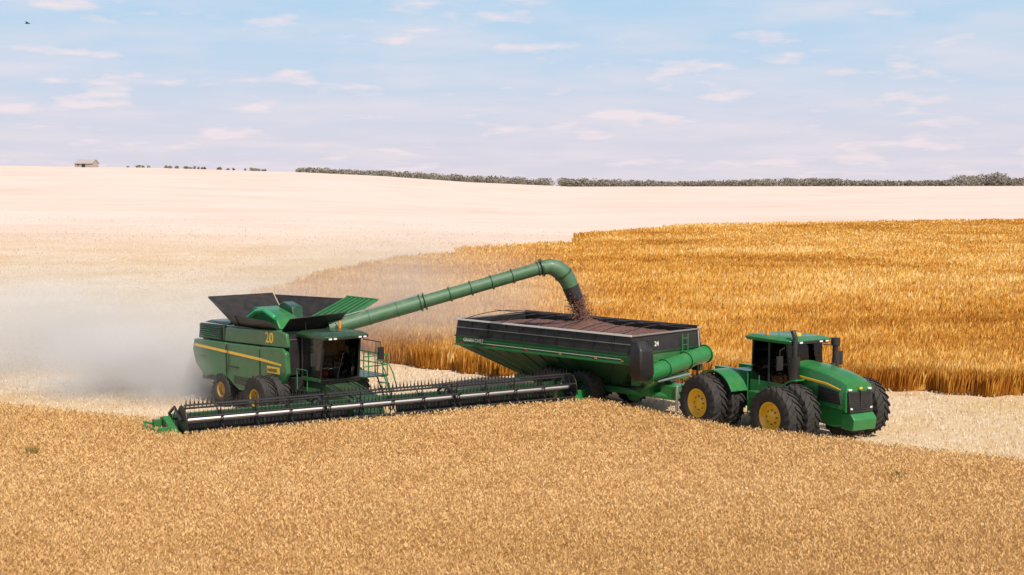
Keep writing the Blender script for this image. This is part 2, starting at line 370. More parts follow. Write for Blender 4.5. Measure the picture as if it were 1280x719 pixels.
b=MB()
for s in(-1,1):
    b.prism([(-7.7,2.66),(-7.65,2.78),(-1.7,2.62),(.1,2.50),(.1,2.42),(-1.7,2.50)],s*1.782,s*1.80,'yellow')
    b.box((-.55,s*1.79,2.18),(1.0,.02,.30),'yellow')
b.obj('stripes',CB)
text('number_decal','20',.66,(-1.35,-1.688,3.36),(R(90),0,0),'yellow',CB)
text('model_decal','HARVEST',.19,(-1.0,-1.805,2.11),(R(90),0,0),'dgreen',CB)
b=MB()
zb=3.85
b.box((-2.5,0,3.75),(4.3,2.9,.2),'cgreen')
b.quad((-4.5,-1.4,zb),(-4.5,1.4,zb),(-6.1,1.6,5.10),(-6.1,-1.9,5.10),'black',.05)
b.quad((-4.45,-1.42,zb),(-4.0,-1.42,zb),(-3.6,-1.9,4.40),(-6.05,-1.88,5.07),'black',.03)
b.quad((-.5,-1.42,zb),(-4.0,-1.42,zb),(-3.6,-1.9,4.40),(-.6,-1.95,4.32),'black',.04)
b.quad((-.45,1.4,zb),(-.45,-1.4,zb),(.45,-1.5,4.50),(.45,1.5,4.62),'black',.04)
b.quad((-3.4,1.45,zb+.02),(-.5,1.45,zb+.02),(.3,3.3,5.05),(-2.2,3.3,5.05),'dgreen',.04)
for i in range(7):
    f=(i+.5)/7; xa=-3.4+2.9*f; xb=-2.2+2.5*f
    b.tube([(xa,1.41,zb+.06),(xb,3.26,5.09)],.045,'green',6)
b.tube([(-2.2,3.3,5.09),(.3,3.3,5.09)],.06,'green',6); b.tube([(.3,3.3,5.09),(-.5,1.45,zb+.05)],.05,'green',6)
b.quad((-4.4,1.45,zb),(-3.4,1.45,zb),(-2.25,3.25,5.0),(-6.0,1.7,5.05),'black',.03)
b.obj('grain_tank_flaps',CB)
b=MB()
b.prism([(-4.0,3.86),(-3.9,4.6),(-3.5,4.75),(-2.6,4.55),(-1.7,4.3),(-1.4,3.86)],-.9,.3,'green')
b.prism([(-3.6,3.86),(-3.4,4.85),(-3.1,4.95),(-2.3,4.75),(-2.1,3.86)],.32,.9,'dgreen')
b.tube([(-4.2,-1.0,4.1),(-3.4,-.9,4.55),(-2.6,-.95,4.65),(-1.8,-.9,4.35)],.12,'lgreen',12)
b.obj('tank_cross_auger',CB,.05)
b=MB()
x0,x1=.55,2.35
for s in(-1,1):
    b.tube([(x0+.05,s*.98,1.9),(x0+.05,s*.98,3.72)],.06,'black',6)
    b.tube([(x1-.35,s*1.0,1.85),(x1-.1,s*.95,3.72)],.05,'black',6)
    b.quad((x0,s*1.0,1.95),(x1-.35,s*1.0,1.95),(x1-.1,s*.97,3.7),(x0,s*.97,3.7),'dglass',.01)
    b.box((x0+.75,s*1.02,1.9),(1.5,.06,.14),'cgreen')
b.quad((x0+.02,-1,1.95),(x0+.02,1,1.95),(x0+.02,1,3.7),(x0+.02,-1,3.7),'black',.02)
pr=[]
for i in range(9):
    a=-1+2*i/8; pr.append((x1-.33*a*a,a*.98))
for i in range(8):
    (xa,ya),(xb,yb)=pr[i],pr[i+1]
    b.add([(xa-.12,ya,1.9),(xb-.12,yb,1.9),(xb+.12,yb*.97,3.7),(xa+.12,ya*.97,3.7)],[(0,1,2,3)],'glass')
b.box((1.0,0,2.4),(.5,.55,.15),'seat'); b.box((.75,0,2.8),(.14,.55,.8),'seat'); b.box((1.75,.0,2.3),(.12,.3,.6),'black'); b.box((1.3,-.45,2.5),(.5,.18,.35),'black')
b.box((1.62,-.60,2.15),(.25,.35,.22),'red')
b.loft([(1.75,x0-.05,x1-.2,-1.0,1.0),(1.92,x0-.05,x1-.1,-1.02,1.02)],'black')
b.tube([(x1+.02,-.35,2.0),(x1+.14,-.1,3.1)],.015,'black',5)
b.obj('cab',CB)
b=MB(); b.loft([(3.70,x0-.2,x1+.25,-1.12,1.12),(3.84,x0-.25,x1+.32,-1.15,1.15),(3.98,x0-.05,x1+.0,-.95,.95)],'dgreen')
b.box((x1+.30,0,3.74),(.05,1.9,.10),'black')
b.obj('cab_roof',CB,.05)
b=MB()
for y in(-.9,-.65,.65,.9): b.box((x1+.335,y,3.76),(.04,.15,.07),'white')
for s in(-1,1):
    b.tube([(x1-.1,s*1.1,3.6),(x1+.35,s*1.75,3.45),(x1+.35,s*1.75,3.2)],.025,'black',6)
    b.box((x1+.35,s*1.75,2.95),(.06,.3,.55),'black')
b.tube([(x0+.2,-.9,3.98),(x0+.2,-.9,4.35)],.012,'black',5); b.tube([(x0+.2,.9,3.98),(x0+.2,.9,4.3)],.06,'orange',8)
b.obj('lights_and_mirrors',CB)
b=MB()
b.box((1.2,1.75,1.88),(2.2,1.4,.06),'dgreen')
def rail(pts,r=.028,m='green'): b.tube(pts,r,m,6)
for zz in(2.35,2.8): rail([(.1,2.42,zz),(2.25,2.42,zz),(2.3,1.1,zz)])
for x in(.1,.8,1.5,2.25): rail([(x,2.42,1.9),(x,2.42,2.82)])
rail([(2.3,1.1,1.9),(2.3,1.1,3.0)])
for s2 in(0,.6):
    rail([(1.2+s2,2.5,1.95),(1.4+s2,2.95,.5)],.035)
    rail([(1.2+s2,2.5,1.95),(1.2+s2,2.5,2.95),(1.35+s2,2.95,1.9),(1.45+s2,3.1,1.2)])
for i in range(5): b.box((1.55+.03*i,2.53+.1*i,1.75-.3*i),(.6,.2,.03),'cgreen')
b.box((1.6,-1.35,1.5),(.9,.6,.06),'dgreen'); rail([(1.2,-1.65,1.5),(1.2,-1.65,2.4),(2.0,-1.65,2.4),(2.0,-1.65,1.5)])
b.box((.2,1.7,1.4),(1.2,1.2,.8),'dgreen'); b.box((.3,-1.2,1.6),(.8,.5,.6),'black')
b.obj('access_ladder',CB)
b=MB()
c=[(.3,1.75),(.9,2.0),(4.1,1.25),(4.3,.55),(3.9,.35),(.5,.85)]
b.prism(c,-.8,.8,'dgreen'); b.obj('feeder_house',CB,.03)
b=MB(); b.tube([(1.2,-.95,1.0),(3.6,-.95,.6)],.06,'steel',8); b.tube([(1.2,.95,1.0),(3.6,.95,.6)],.06,'steel',8)
b.tube([(.8,-.5,1.8),(2.5,-.7,1.75),(3.9,-.6,1.35)],.035,'black',6); b.tube([(.8,.4,1.9),(2.5,.3,1.8),(3.9,.5,1.4)],.03,'black',6)
b.obj('feeder_cylinders',CB)
for s in(-1,1):
    wheel('front_wheel',CB,(-.55,s*1.75,1.0),1.0,.75,.40,s,rim='dyellow')
    wheel('front_wheel_dual',CB,(-.55,s*2.5,1.0),1.0,.62,.40,s,rim='dyellow')
    wheel('rear_wheel',CB,(-5.2,s*1.55,.80),.80,.6,.34,s,rim='dyellow')
bs=Vector(c2l((-8.3,64.4,3.85))); A1=Vector(c2l((1.35,66.5,6.50)))
b=MB()
d=(A1-bs); b.tube([bs+Vector((-.2,-.1,-1.0)),bs+Vector((0,0,-.2)),bs+d*.04],.42,'dgreen',16)
b.tube([bs,bs+d*.03,bs+d*.05,bs+d*.42,bs+d*.44,A1],[.42,.40,.34,.34,.30,.30],'auger',20)
for f in(.05,.18,.31,.42,.44,.56,.66,.76,.86,.985):
    p=bs+d*f; q=bs+d*(f+.005); b.tube([p,q],.36 if f not in(.42,.44) else .41,'auger',20)
b.tube([bs+d*.05+Vector((0,0,.42)),bs+d*.42+Vector((0,0,.38))],.03,'steel',6)
b.tube([bs+d*.44+Vector((-.3,0,.1)),bs+d*.95+Vector((-.32,0,.1))],.02,'black',6)
b.obj('unloading_auger',CB)
b=MB()
path=[A1]+[Vector(c2l(p)) for p in((1.75,66.62,6.56),(2.1,66.7,6.46),(2.4,66.78,6.22),(2.62,66.84,5.92),(2.76,66.88,5.6))]
b.tube(path,[.33,.38,.42,.43,.41,.38],'auger',16)
b.tube([path[0],path[0]+d.normalized()*.08],.43,'dgreen',16)
b.tube([path[3],path[3]+(path[4]-path[3])*.2],.47,'dgreen',16)
path2=[path[-1],Vector(c2l((2.9,66.9,5.25))),Vector(c2l((3.0,66.9,5.0)))]
b.tube(path2,[.40,.38,.36],'black',16,caps=False)
b.obj('auger_spout',CB)
# header
PHH=31
HD=empty('header',c2l((-5.36,60.1,0)),R((90-PHC)-(90-PHH)),CB)
W2=9.15
b=MB()
b.box((-.95,0,1.2),(.18,2*W2,.16),'dgreen'); b.box((-.95,0,.35),(.22,2*W2,.22),'black2')
for s in(-1,1): b.box((-.98,s*5,.75),(.03,2*W2-10.2,.75),'black2')
for i in range(15):
    y=-W2+.2+i*(2*W2-.4)/14
    b.box((-1.0,y,.75),(.12,.1,.8),'dgreen')
b.quad((.65,-W2,.14),(.65,-.9,.14),(-.85,-.9,.46),(-.85,-W2,.46),'black',.03)
b.quad((.65,.9,.14),(.65,W2,.14),(-.85,W2,.46),(-.85,.9,.46),'black',.03)
b.quad((.65,-.88,.10),(.65,.88,.10),(-.85,.88,.36),(-.85,-.88,.36),'black2',.03)
b.box((.72,0,.12),(.12,2*W2,.05),'steel')
b.obj('header_frame',HD,.01)
b=MB()
for i in range(240):
    y=-W2+.04+i*(2*W2-.08)/239; b.add([(.76,y-.02,.1),(.76,y+.02,.1),(.92,y,.11),(.76,y,.16)],[(0,1,2),(0,2,3),(1,3,2)],'steel')
b.obj('cutterbar_guards',HD,smooth=False)
b=MB(); rc=(.45,1.20); RR=.62
secs=[(-9.0,-3.1),(-2.95,2.95),(3.1,9.0)]
for (ya,yb) in secs:
    b.tube([(rc[0],ya,rc[1]),(rc[0],yb,rc[1])],.10,'steel',10)
    for k in range(6):
        a=2*math.pi*k/6+.35; cx,cz=rc[0]+RR*math.cos(a),rc[1]+RR*math.sin(a)
        b.tube([(cx,ya,cz),(cx,yb,cz)],.042,'black2',6)
        n=int((yb-ya)/.17)
        for i in range(n):
            y=ya+.08+i*(yb-ya-.1)/n
            ox=.06*math.cos(a)+random.uniform(-.02,.02); oz=(-.26 if math.sin(a)<.2 else .28)
            b.add([(cx-.025,y-.022,cz),(cx+.025,y-.022,cz),(cx,y+.028,cz),(cx+ox-.014,y,cz+oz),(cx+ox+.014,y,cz+oz)],[(0,1,4,3),(1,2,4),(2,0,3),(2,3,4)],'black')
    for y in np.linspace(ya+.05,yb-.05,5):
        for k in range(6):
            a=2*math.pi*k/6+.35
            b.tube([(rc[0],y,rc[1]),(rc[0]+RR*math.cos(a),y,rc[1]+RR*math.sin(a))],.028,'black2',5)
            a2=a+math.pi/3
            b.tube([(rc[0]+RR*.55*math.cos(a),y,rc[1]+RR*.55*math.sin(a)),(rc[0]+RR*.55*math.cos(a2),y,rc[1]+RR*.55*math.sin(a2))],.022,'black2',5)
for y in(-9.05,9.05):
    b.tube([(rc[0],y-.02,rc[1]),(rc[0],y+.02,rc[1])],.60,'black',20)
b.obj('reel',HD)
b=MB()
for y in(-9.12,-3.02,3.02,9.12):
    b.tube([(-1.0,y,1.3),(-.3,y,1.65),(rc[0]+.1,y,rc[1]+.02)],.06,'black2',8)
    b.tube([(-.9,y,.9),(-.2,y,1.5)],.04,'steel',6)
b.obj('reel_arms',HD)
b=MB()
for s in(-1,1):
    ya,yb=s*(W2+.03),s*(W2+.32)
    b.prism([(-1.1,.15),(-1.1,1.15),(-.75,1.25),(-.1,1.0),(.6,.75),(1.5,.48),(2.3,.22),(1.5,.06),(.5,.05)],ya,yb,'green')
    b.prism([(-.7,.5),(-.7,.9),(-.2,.9),(.3,.6),(.3,.4)],s*(W2+.33),s*(W2+.36),'black')
    b.box((-.9,s*(W2+.5),1.0),(.3,.3,.25),'cgreen'); b.box((-.5,s*(W2+.7),.7),(.9,.25,.3),'green'); b.box((.4,s*(W2+.6),.75),(.12,.5,.5),'green')
    b.tube([(1.2,s*(W2+.2),.6),(2.3,s*(W2+.25),.55),(2.6,s*(W2+.3),.35)],.035,'lgreen',6)
    b.tube([(-.6,s*(W2+.45),.35),(-.6,s*(W2+.6),.35)],.3,'rubber',14)
    b.tube([(-1.0,s*(W2+.6),.95),(-1.0,s*(W2+1.0),1.05),(-.4,s*(W2+1.05),.9)],.05,'green',6)
    b.box((-.2,s*(W2+.34),.95),(.12,.02,.1),'red')
b.obj('crop_dividers',HD,.03)
# ------------------------------------------------------------------ grain cart
CT=empty('grain_cart',(3.0,68.0,0),R(-45))
b=MB(); XL=5.7; YW=2.5; zt=3.72
def shell(levels,m,th=.05):
    b.loft(levels,m,caps=False)
    inn=[(z,x0+th,x1-th,y0+th,y1-th) for z,x0,x1,y0,y1 in levels]
    b.loft(inn,m,caps=False)
shell([(1.15,-3.0,3.7,-.85,.85),(2.50,-XL,XL,-YW,YW)],'dgreen')
shell([(2.50,-XL,XL,-YW,YW),(2.92,-XL,XL,-YW,YW)],'cgreen')
shell([(2.92,-XL,XL,-YW,YW),(zt,-XL+.08,XL-.08,-YW+.08,YW-.08)],'black')
b.obj('hopper',CT)
b=MB()
for s in(-1,1):
    b.box((0,s*(YW-.06),zt+.02),(2*XL-.1,.09,.07),'white'); b.box((0,s*(YW+.03),2.93),(2*XL+.06,.07,.06),'dgreen'); b.box((0,s*(YW+.03),2.50),(2*XL+.06,.07,.07),'green')
    b.box((0,s*(YW-.005),3.36),(2*XL-.1,.03,.03),'steel')
    b.box((0,s*(YW+.012),2.80),(2*XL-.4,.016,.05),'lgreen'); b.box((.6,s*(YW+.012),2.67),(2*XL-2.4,.016,.025),'white')
    for x in(-5.2,-3,-.8,1.4,3.6,5.2): b.box((x,s*(YW+.02),2.60),(.14,.02,.06),'red' if x<0 else 'orange')
    for i in range(9):
        x=-4.6+i*1.15; xb=x*.62+.2
        b.tube([(x,s*(YW-.0),2.48),(xb,s*.9,1.2)],.045,'dgreen',6)
        b.box((x,s*(YW-.02),3.3),(.06,.04,.7),'black2')
    b.box((s*(XL-.04),0,zt+.02),(.09,2*YW-.1,.06),'steel'); b.box((s*(XL+.03),0,2.93),(.07,2*YW,.06),'dgreen'); b.box((s*(XL+.03),0,2.50),(.07,2*YW,.07),'green')
    for y in(-1.6,-.8,0,.8,1.6):
        b.tube([(s*XL,y,2.48),(3.72 if s>0 else -3.02,y*.4,1.2)],.045,'dgreen',6)
b.obj('hopper_ribs',CT)
text('side_decal','GRAIN CART',.24,(-5.1,-YW-.035,2.70),(R(90),0,0),'white',CT)
text('front_decal','24',.30,(XL-.02,-.9,3.18),(R(90),0,R(90)),'white',CT)
b=MB()
for i in range(9):
    x=-5.1+i*1.27
    b.tube([(x,y,zt+.05+.26*(1-(y/YW)**2)) for y in np.linspace(-YW+.1,YW-.1,9)],.020,'black2',5)
b.tube([(-5.5,0,zt+.33),(5.5,0,zt+.33)],.018,'black2',5)
b.tube([(-5.6,YW-.15,zt+.10),(5.6,YW-.15,zt+.10)],.07,'black',10)
b.tube([(5.6,YW-.15,zt+.12),(5.85,YW-.3,2.6)],.03,'steel',6)
b.obj('tarp_bows',CT)
gx_,gy_=np.meshgrid(np.linspace(-XL+.16,XL-.16,110),np.linspace(-YW+.16,YW-.16,50))
px_,py_=1.15,-.45
gz_=3.62+.42*np.exp(-((gx_-px_)**2/3.0+(gy_-py_)**2/1.6))+.05*snoise(gx_,gy_,1.5,33)+rng.normal(0,.012,gx_.shape)-.12*(gy_/YW)**2-.22*np.clip((np.abs(gx_)-3)/3,0,1)**2
V,F=gridmesh('h',gx_,gy_,gz_); npobj('grain_heap',V,F,M['grain'],smooth=True,parent=CT)
b=MB()
for s in(-1,1):
    b.box((.6,s*.9,1.0),(7.2,.22,.28),'cgreen')
    b.tube([(4.2,s*.9,1.0),(7.2,s*.12,.85)],.16,'green',8)
    for x in(-2.4,0,2.6): b.tube([(x,s*.9,1.05),(x,s*1.6,1.9)],.06,'dgreen',6)
b.box((1.1,0,.9),(.35,3.4,.28),'dgreen'); b.box((-.9,0,.9),(.3,2.6,.25),'dgreen')
b.box((7.4,0,.80),(.7,.26,.2),'black2'); b.box((6.2,0,1.1),(.9,1.1,.6),'green'); b.box((5.2,0,1.15),(.5,1.9,.55),'green')
b.tube([(6.7,-.55,.3),(6.7,-.55,1.45)],.08,'steel',8); b.tube([(6.4,.35,1.3),(7.2,.1,1.3),(8.2,.05,1.45)],.035,'black',6)
b.obj('chassis',CT,.02)
for s in(-1,1):
    wheel('wheel_front',CT,(2.25,s*1.72,.95),.95,.85,.48,s,rim='dgreen',lugs=20)
    wheel('wheel_rear',CT,(.15,s*1.72,.95),.95,.85,.48,s,rim='dgreen',lugs=20)
b=MB()
b.tube([(3.9,-.2,.75),(5.95,-1.15,1.95)],.36,'green',16)
b.tube([(6.0,-1.9,2.0),(6.1,2.35,2.62)],.38,'green',20)
for f in(0,.3,.65,.98):
    p=Vector((6.0,-1.9,2.0)).lerp(Vector((6.1,2.35,2.62)),f); b.tube([p,p+Vector((.0,.06,.012))],.44,'green',20)
b.tube([(6.1,-1.2,1.65),(6.4,.8,1.85)],.06,'steel',8)
b.box((5.85,2.0,2.1),(.5,.2,.5),'dgreen')
b.box((5.9,.3,1.75),(.4,1.6,.3),'green'); b.tube([(6.3,1.3,1.2),(6.45,1.3,2.2)],.05,'black',6)
b.obj('folding_auger',CT)
b=MB()
b.loft([(1.75,5.8,6.3,-2.55,-1.95),(2.1,5.75,6.5,-2.78,-1.85),(3.2,5.77,6.45,-2.75,-1.9),(3.55,5.8,6.1,-2.55,-2.05)],'black')
b.obj('auger_hood',CT,.08)
b=MB()
for y in(.9,1.3): b.tube([(5.85,y,1.2),(5.85,y,3.6)],.025,'green',6)
for i in range(8): b.tube([(5.85,.9,1.3+i*.3),(5.85,1.3,1.3+i*.3)],.02,'green',6)
b.box((5.66,-.9,3.3),(.02,.9,.4),'black')
b.tube([(5.6,0,1.5),(6.5,0,1.2)],.12,'green',8)
b.box((5.2,-1.4,1.6),(.6,.35,.4),'green'); b.tube([(4.6,-1.2,1.2),(5.6,-1.6,1.4)],.09,'black',8)
b.obj('front_fittings',CT,.01)
sp=[(3.0,66.9,5.3),(3.07,66.92,4.95),(3.2,66.94,4.55),(3.36,66.96,4.2),(3.5,66.98,3.85)]
b=MB(); b.tube(sp,[.24,.22,.24,.26,.36],'grain',14)
for i in range(2200):
    f=random.random(); i0=min(int(f*4),3); p=Vector(sp[i0]).lerp(Vector(sp[i0+1]),f*4-i0)
    rr=random.gauss(0,.10+.16*f); an=random.uniform(0,6.28); rr2=.24 if random.random()<.5 else .24+abs(rr)
    q=p+Vector((math.cos(an)*rr2,math.sin(an)*rr2,random.uniform(-.1,.1))); s=random.uniform(.012,.04)
    b.add([q+Vector((s,0,-s)),q+Vector((-s,s,-s)),q+Vector((-s,-s,-s)),q+Vector((0,0,s*1.6))],[(0,1,2),(0,3,1),(1,3,2),(2,3,0)],'grain')
o=b.obj('falling_grain',None)
o.parent=CT; o.matrix_parent_inverse=(Matrix.Translation(CT.location)@Matrix.Rotation(R(-45),4,'Z')).inverted()
# ------------------------------------------------------------------ tractor
TR=empty('articulated_tractor',(11.35,59.2,0),R(-(90-33)),scale=1.13)
b=MB()
b.prism([(.7,.9),(.7,1.5),(3.4,1.5),(3.75,1.3),(3.75,.85),(3.0,.7)],-.45,.45,'green')
b.prism([(-3.2,.8),(-3.2,1.5),(-2.6,1.75),(-.2,1.6),(-.1,.9)],-.5,.5,'green')
b.box((.25,0,1.0),(.9,.4,.5),'black2')
b.box((1.95,0,1.05),(.45,3.0,.42),'green'); b.box((-1.95,0,1.05),(.45,3.0,.42),'green')
b.prism([(3.5,.72),(3.5,1.25),(3.95,1.28),(4.12,1.08),(4.05,.7)],-.56,.56,'green')
b.box((-3.5,0,.7),(.9,.25,.12),'black2'); b.box((-3.3,0,1.3),(.2,1.1,.5),'green')
b.obj('frame',TR,.03)
def hoodsec(x,w,zt_,zs,zb_):
    return [(x,-w,zb_),(x,-w,zs),(x,-w*.90,zt_-.07),(x,-w*.72,zt_-.02),(x,-w*.3,zt_+.02),(x,w*.3,zt_+.02),(x,w*.72,zt_-.02),(x,w*.90,zt_-.07),(x,w,zs),(x,w,zb_)]
b=MB(); secs=[hoodsec(1.15,.62,2.80,2.5,1.5),hoodsec(2.0,.65,2.76,2.44,1.48),hoodsec(2.9,.67,2.62,2.30,1.45),hoodsec(3.5,.66,2.46,2.18,1.40),hoodsec(3.78,.62,2.30,2.08,1.35)]
ns=10; vs=[v for s_ in secs for v in s_]; fs=[(i*ns+j,i*ns+(j+1)%ns,(i+1)*ns+(j+1)%ns,(i+1)*ns+j) for i in range(4) for j in range(ns)]
fs+=[tuple(range(ns)),tuple(range(5*ns-1,4*ns-1,-1))]
b.add(vs,fs,'green'); b.obj('hood',TR,.03)
b=MB()
b.loft([(1.30,3.7,3.92,-.57,.57),(2.02,3.7,3.86,-.58,.58)],'black')
for i in range(8): b.box((3.918-.006*i,0,1.40+i*.08),(.03,.98,.02),'black2')
b.box((3.87,0,1.70),(.10,.06,.7),'black2')
for s in(-1,1):
    b.box((3.80,s*.48,2.10),(.10,.16,.06),'white'); b.box((3.90,s*.48,1.45),(.05,.11,.07),'white')
    b.prism([(2.5,1.62),(2.5,2.14),(3.5,2.0),(3.6,1.55)],s*.672,s*.688,'black')
    for i in range(6): b.box((3.05,s*.692,1.66+i*.06),(.85,.02,.02),'black2')
    b.prism([(1.2,2.32),(1.2,2.41),(2.9,2.27),(3.6,2.10),(3.5,2.08),(2.8,2.20)],s*.66,s*.695,'yellow')
b.box((3.86,0,2.14),(.05,.14,.07),'yellow')
b.obj('grille',TR,.008)
CO=.25
b=MB(); x0,x1=-.95+CO,.95+CO
for s in(-1,1):
    b.tube([(x0,s*.85,1.75),(x0+.05,s*.85,3.5)],.06,'black',6); b.tube([(x1,s*.78,1.85),(x1-.12,s*.85,3.5)],.05,'black',6); b.tube([(CO,s*.93,1.75),(CO,s*.92,3.5)],.04,'black',6)
    b.quad((x0,s*.9,2.0),(x1,s*.88,2.0),(x1-.12,s*.88,3.5),(x0+.05,s*.88,3.5),'glass',.008)
    b.box((CO,s*.9,1.8),(1.95,.08,.42),'green')
b.quad((x1+.02,-.8,1.95),(x1+.02,.8,1.95),(x1-.1,.85,3.5),(x1-.1,-.85,3.5),'glass',.008)
b.quad((x0-.02,-.85,1.95),(x0-.02,.85,1.95),(x0+.03,.85,3.5),(x0+.03,-.85,3.5),'glass',.008)
b.box((CO,0,1.72),(1.95,1.8,.2),'black')
b.box((x1-.02,0,1.9),(.1,1.6,.25),'green')
b.box((-.35+CO,0,2.2),(.55,.55,.15),'seat'); b.box((-.62+CO,0,2.6),(.15,.55,.85),'seat'); b.box((.55+CO,0,2.2),(.25,.6,.55),'black')
b.tube([(.5+CO,0,2.4),(.25+CO,0,2.62)],.03,'black',6); b.tube([(.23+CO,-.18,2.62),(.23+CO,.18,2.66)],.03,'black',6)
b.obj('cab',TR)
def operator(parent,loc):
    me=bpy.data.meshes.new('operator')
    vs=[(0,0,0),(.02,0,.22),(.0,0,.45),(.02,0,.56),(.04,0,.66),(.05,0,.78),
        (0,.2,.46),(.12,.26,.24),(.36,.16,.30),(0,-.2,.46),(.12,-.26,.24),(.36,-.16,.30),
        (.38,.12,.02),(.45,.12,-.38),(.38,-.12,.02),(.45,-.12,-.38)]
    es=[(0,1),(1,2),(2,3),(3,4),(4,5),(2,6),(6,7),(7,8),(2,9),(9,10),(10,11),(0,12),(12,13),(0,14),(14,15)]
    me.from_pydata(vs,es,[]); o=bpy.data.objects.new('operator',me); sc.collection.objects.link(o); o.parent=parent; o.location=loc
    sk=o.modifiers.new('s','SKIN')
    rad=[.15,.15,.16,.06,.10,.09,.075,.055,.04,.075,.055,.04,.08,.05,.08,.05]
    for i,r_ in enumerate(rad): me.skin_vertices[0].data[i].radius=(r_,r_)
    me.skin_vertices[0].data[0].use_root=True
    o.modifiers.new('ss','SUBSURF').levels=1; me.materials.append(M['seat'])
operator(TR,(-.35+CO,0,2.32))
b=MB(); b.loft([(3.48,x0-.2,x1+.15,-1.0,1.0),(3.60,x0-.25,x1+.22,-1.05,1.05),(3.70,x0-.05,x1-.05,-.85,.85)],'green')
b.box((x1+.2,0,3.52),(.05,1.9,.12),'black')
b.obj('cab_roof',TR,.05)
b=MB()
for y in(-.8,-.5,.5,.8): b.box((x1+.235,y,3.53),(.04,.15,.06),'white'); b.box((x0-.22,y,3.55),(.06,.2,.09),'white')
b.tube([(.5+CO,0,3.68),(.5+CO,0,3.80)],.13,'yellow',14); b.tube([(-.1,-.7,3.7),(-.1,-.7,3.87)],.06,'orange',8)
b.tube([(-.6,.6,3.7),(-.65,.6,4.1)],.01,'black',5); b.tube([(.3,-.5,3.7),(.3,-.5,3.95)],.01,'black',5)
for s in(-1,1):
    b.tube([(x1-.1,s*.95,3.35),(x1+.2,s*1.5,3.3),(x1+.2,s*1.5,3.1)],.02,'black',5); b.box((x1+.2,s*1.5,2.85),(.05,.28,.5),'black')
b.obj('lights_and_mirrors',TR)
b=MB()
b.tube([(1.50,-.86,1.7),(1.50,-.86,3.05)],.19,'black2',14); b.tube([(1.50,-.86,3.05),(1.50,-.86,3.75),(1.38,-.86,3.98)],.09,'black',12)
b.tube([(1.75,.92,2.0),(1.75,.92,2.9)],.12,'black2',12); b.tube([(1.75,.92,2.9),(1.75,.92,3.5)],.11,'black',12); b.tube([(1.75,.92,3.4),(1.75,.92,3.66)],.17,'black',12)
b.tube([(1.75,.92,2.7),(1.75,.55,2.6)],.10,'black',8)
b.obj('exhaust_and_intake',TR)
b=MB()
def arcf(cx,y0,y1,r,a0,a1,m,th=.06,n=10):
    pr=[(cx+r*math.cos(a0+(a1-a0)*i/n),1.05+r*math.sin(a0+(a1-a0)*i/n)) for i in range(n+1)]
    pr+=[(cx+(r+th)*math.cos(a1+(a0-a1)*i/n),1.05+(r+th)*math.sin(a1+(a0-a1)*i/n)) for i in range(n+1)]
    b.prism(pr,y0,y1,m)
for s in(-1,1):
    arcf(-1.95,s*.7,s*1.75,1.17,R(25),R(125),'green')
    arcf(1.95,s*.7,s*1.15,1.17,R(95),R(160),'green')
    b.box((0.0,s*1.05,1.25),(1.0,.5,.75),'green'); b.box((-2.0,s*.62,1.85),(1.9,.25,.8),'green')
    for i in range(4): b.box((.05,s*1.4,.45+.3*i),(.5,.22,.04),'black2')
    b.tube([(-.25,s*1.5,.5),(-.25,s*1.5,2.3)],.02,'green',5); b.tube([(.35,s*1.5,.5),(.35,s*1.5,2.3)],.02,'green',5)
b.box((-1.6,0,1.9),(1.6,1.1,.55),'green'); b.box((-2.9,0,1.85),(.6,1.0,.4),'dgreen')
b.tube([(-3.2,-.3,1.6),(-3.7,-.3,1.2),(-4.0,-.1,1.0)],.03,'black',6)
b.obj('fenders_and_tanks',TR,.04)
for xx,nm in((1.95,'front'),(-1.95,'rear')):
    for s in(-1,1):
        wheel(nm+'_wheel_outer',TR,(xx,s*2.18,1.07),1.07,.70,.52,s,lugs=22,deep=.10)
        wheel(nm+'_wheel_inner',TR,(xx,s*1.30,1.07),1.07,.70,.52,s,lugs=22,deep=.10)
# ------------------------------------------------------------------ distant trees, barn, bird
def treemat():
    m,nt,b=newmat('tree_foliage_hazed'); at=nt.nodes.new('ShaderNodeAttribute'); at.attribute_name='tint'
    r=ramp(nt,[(0,(.15,.14,.11)),(.5,(.21,.19,.15)),(1,(.29,.25,.19))]); nt.links.new(at.outputs['Fac'],r.inputs[0]); nt.links.new(r.outputs[0],b.inputs['Base Color']); b.inputs['Roughness'].default_value=.9  # foliage lightened and greyed: distance haze is put into the colour
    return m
TM=treemat()
def treerow(name,segs,hfun,ntree,seed,y0,y1):
    r=np.random.default_rng(seed); Vs=[];Ts=[]
    for i in range(ntree):
        u=r.uniform(*segs); Yd=r.uniform(y0,y1); x=u*Yd; z=tz(x,Yd); hh=hfun(u)*r.uniform(.6,1.15); w=hh*r.uniform(.9,1.8)
        n=60; a=r.uniform(0,6.28,n); q=r.random(n)**.5; zz=r.random(n); rad=w*.6*np.sqrt(np.clip(1-(zz*1.9-.9)**2,0.05,1))*q
        cx=x+np.cos(a)*rad; cy=Yd+np.sin(a)*rad; cz=z+zz*hh
        s=r.uniform(.12,.35,n)
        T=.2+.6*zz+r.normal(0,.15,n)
        d1=r.normal(0,1,(n,3))*s[:,None]; d2=r.normal(0,1,(n,3))*s[:,None]; c_=np.stack([cx,cy,cz],-1)
        Vs.append(np.stack([c_-d1,c_+d2,c_+d1,c_-d2],1).reshape(-1,3)); Ts.append(np.repeat(T,4))
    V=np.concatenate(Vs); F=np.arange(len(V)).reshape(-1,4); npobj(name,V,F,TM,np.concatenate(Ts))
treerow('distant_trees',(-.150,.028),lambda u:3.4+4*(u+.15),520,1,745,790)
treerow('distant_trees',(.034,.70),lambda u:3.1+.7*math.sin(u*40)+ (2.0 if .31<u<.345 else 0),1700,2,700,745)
treerow('distant_bushes',(-.27,-.17),lambda u:1.1,34,3,702,712)
BX,BY=-.298*690,690
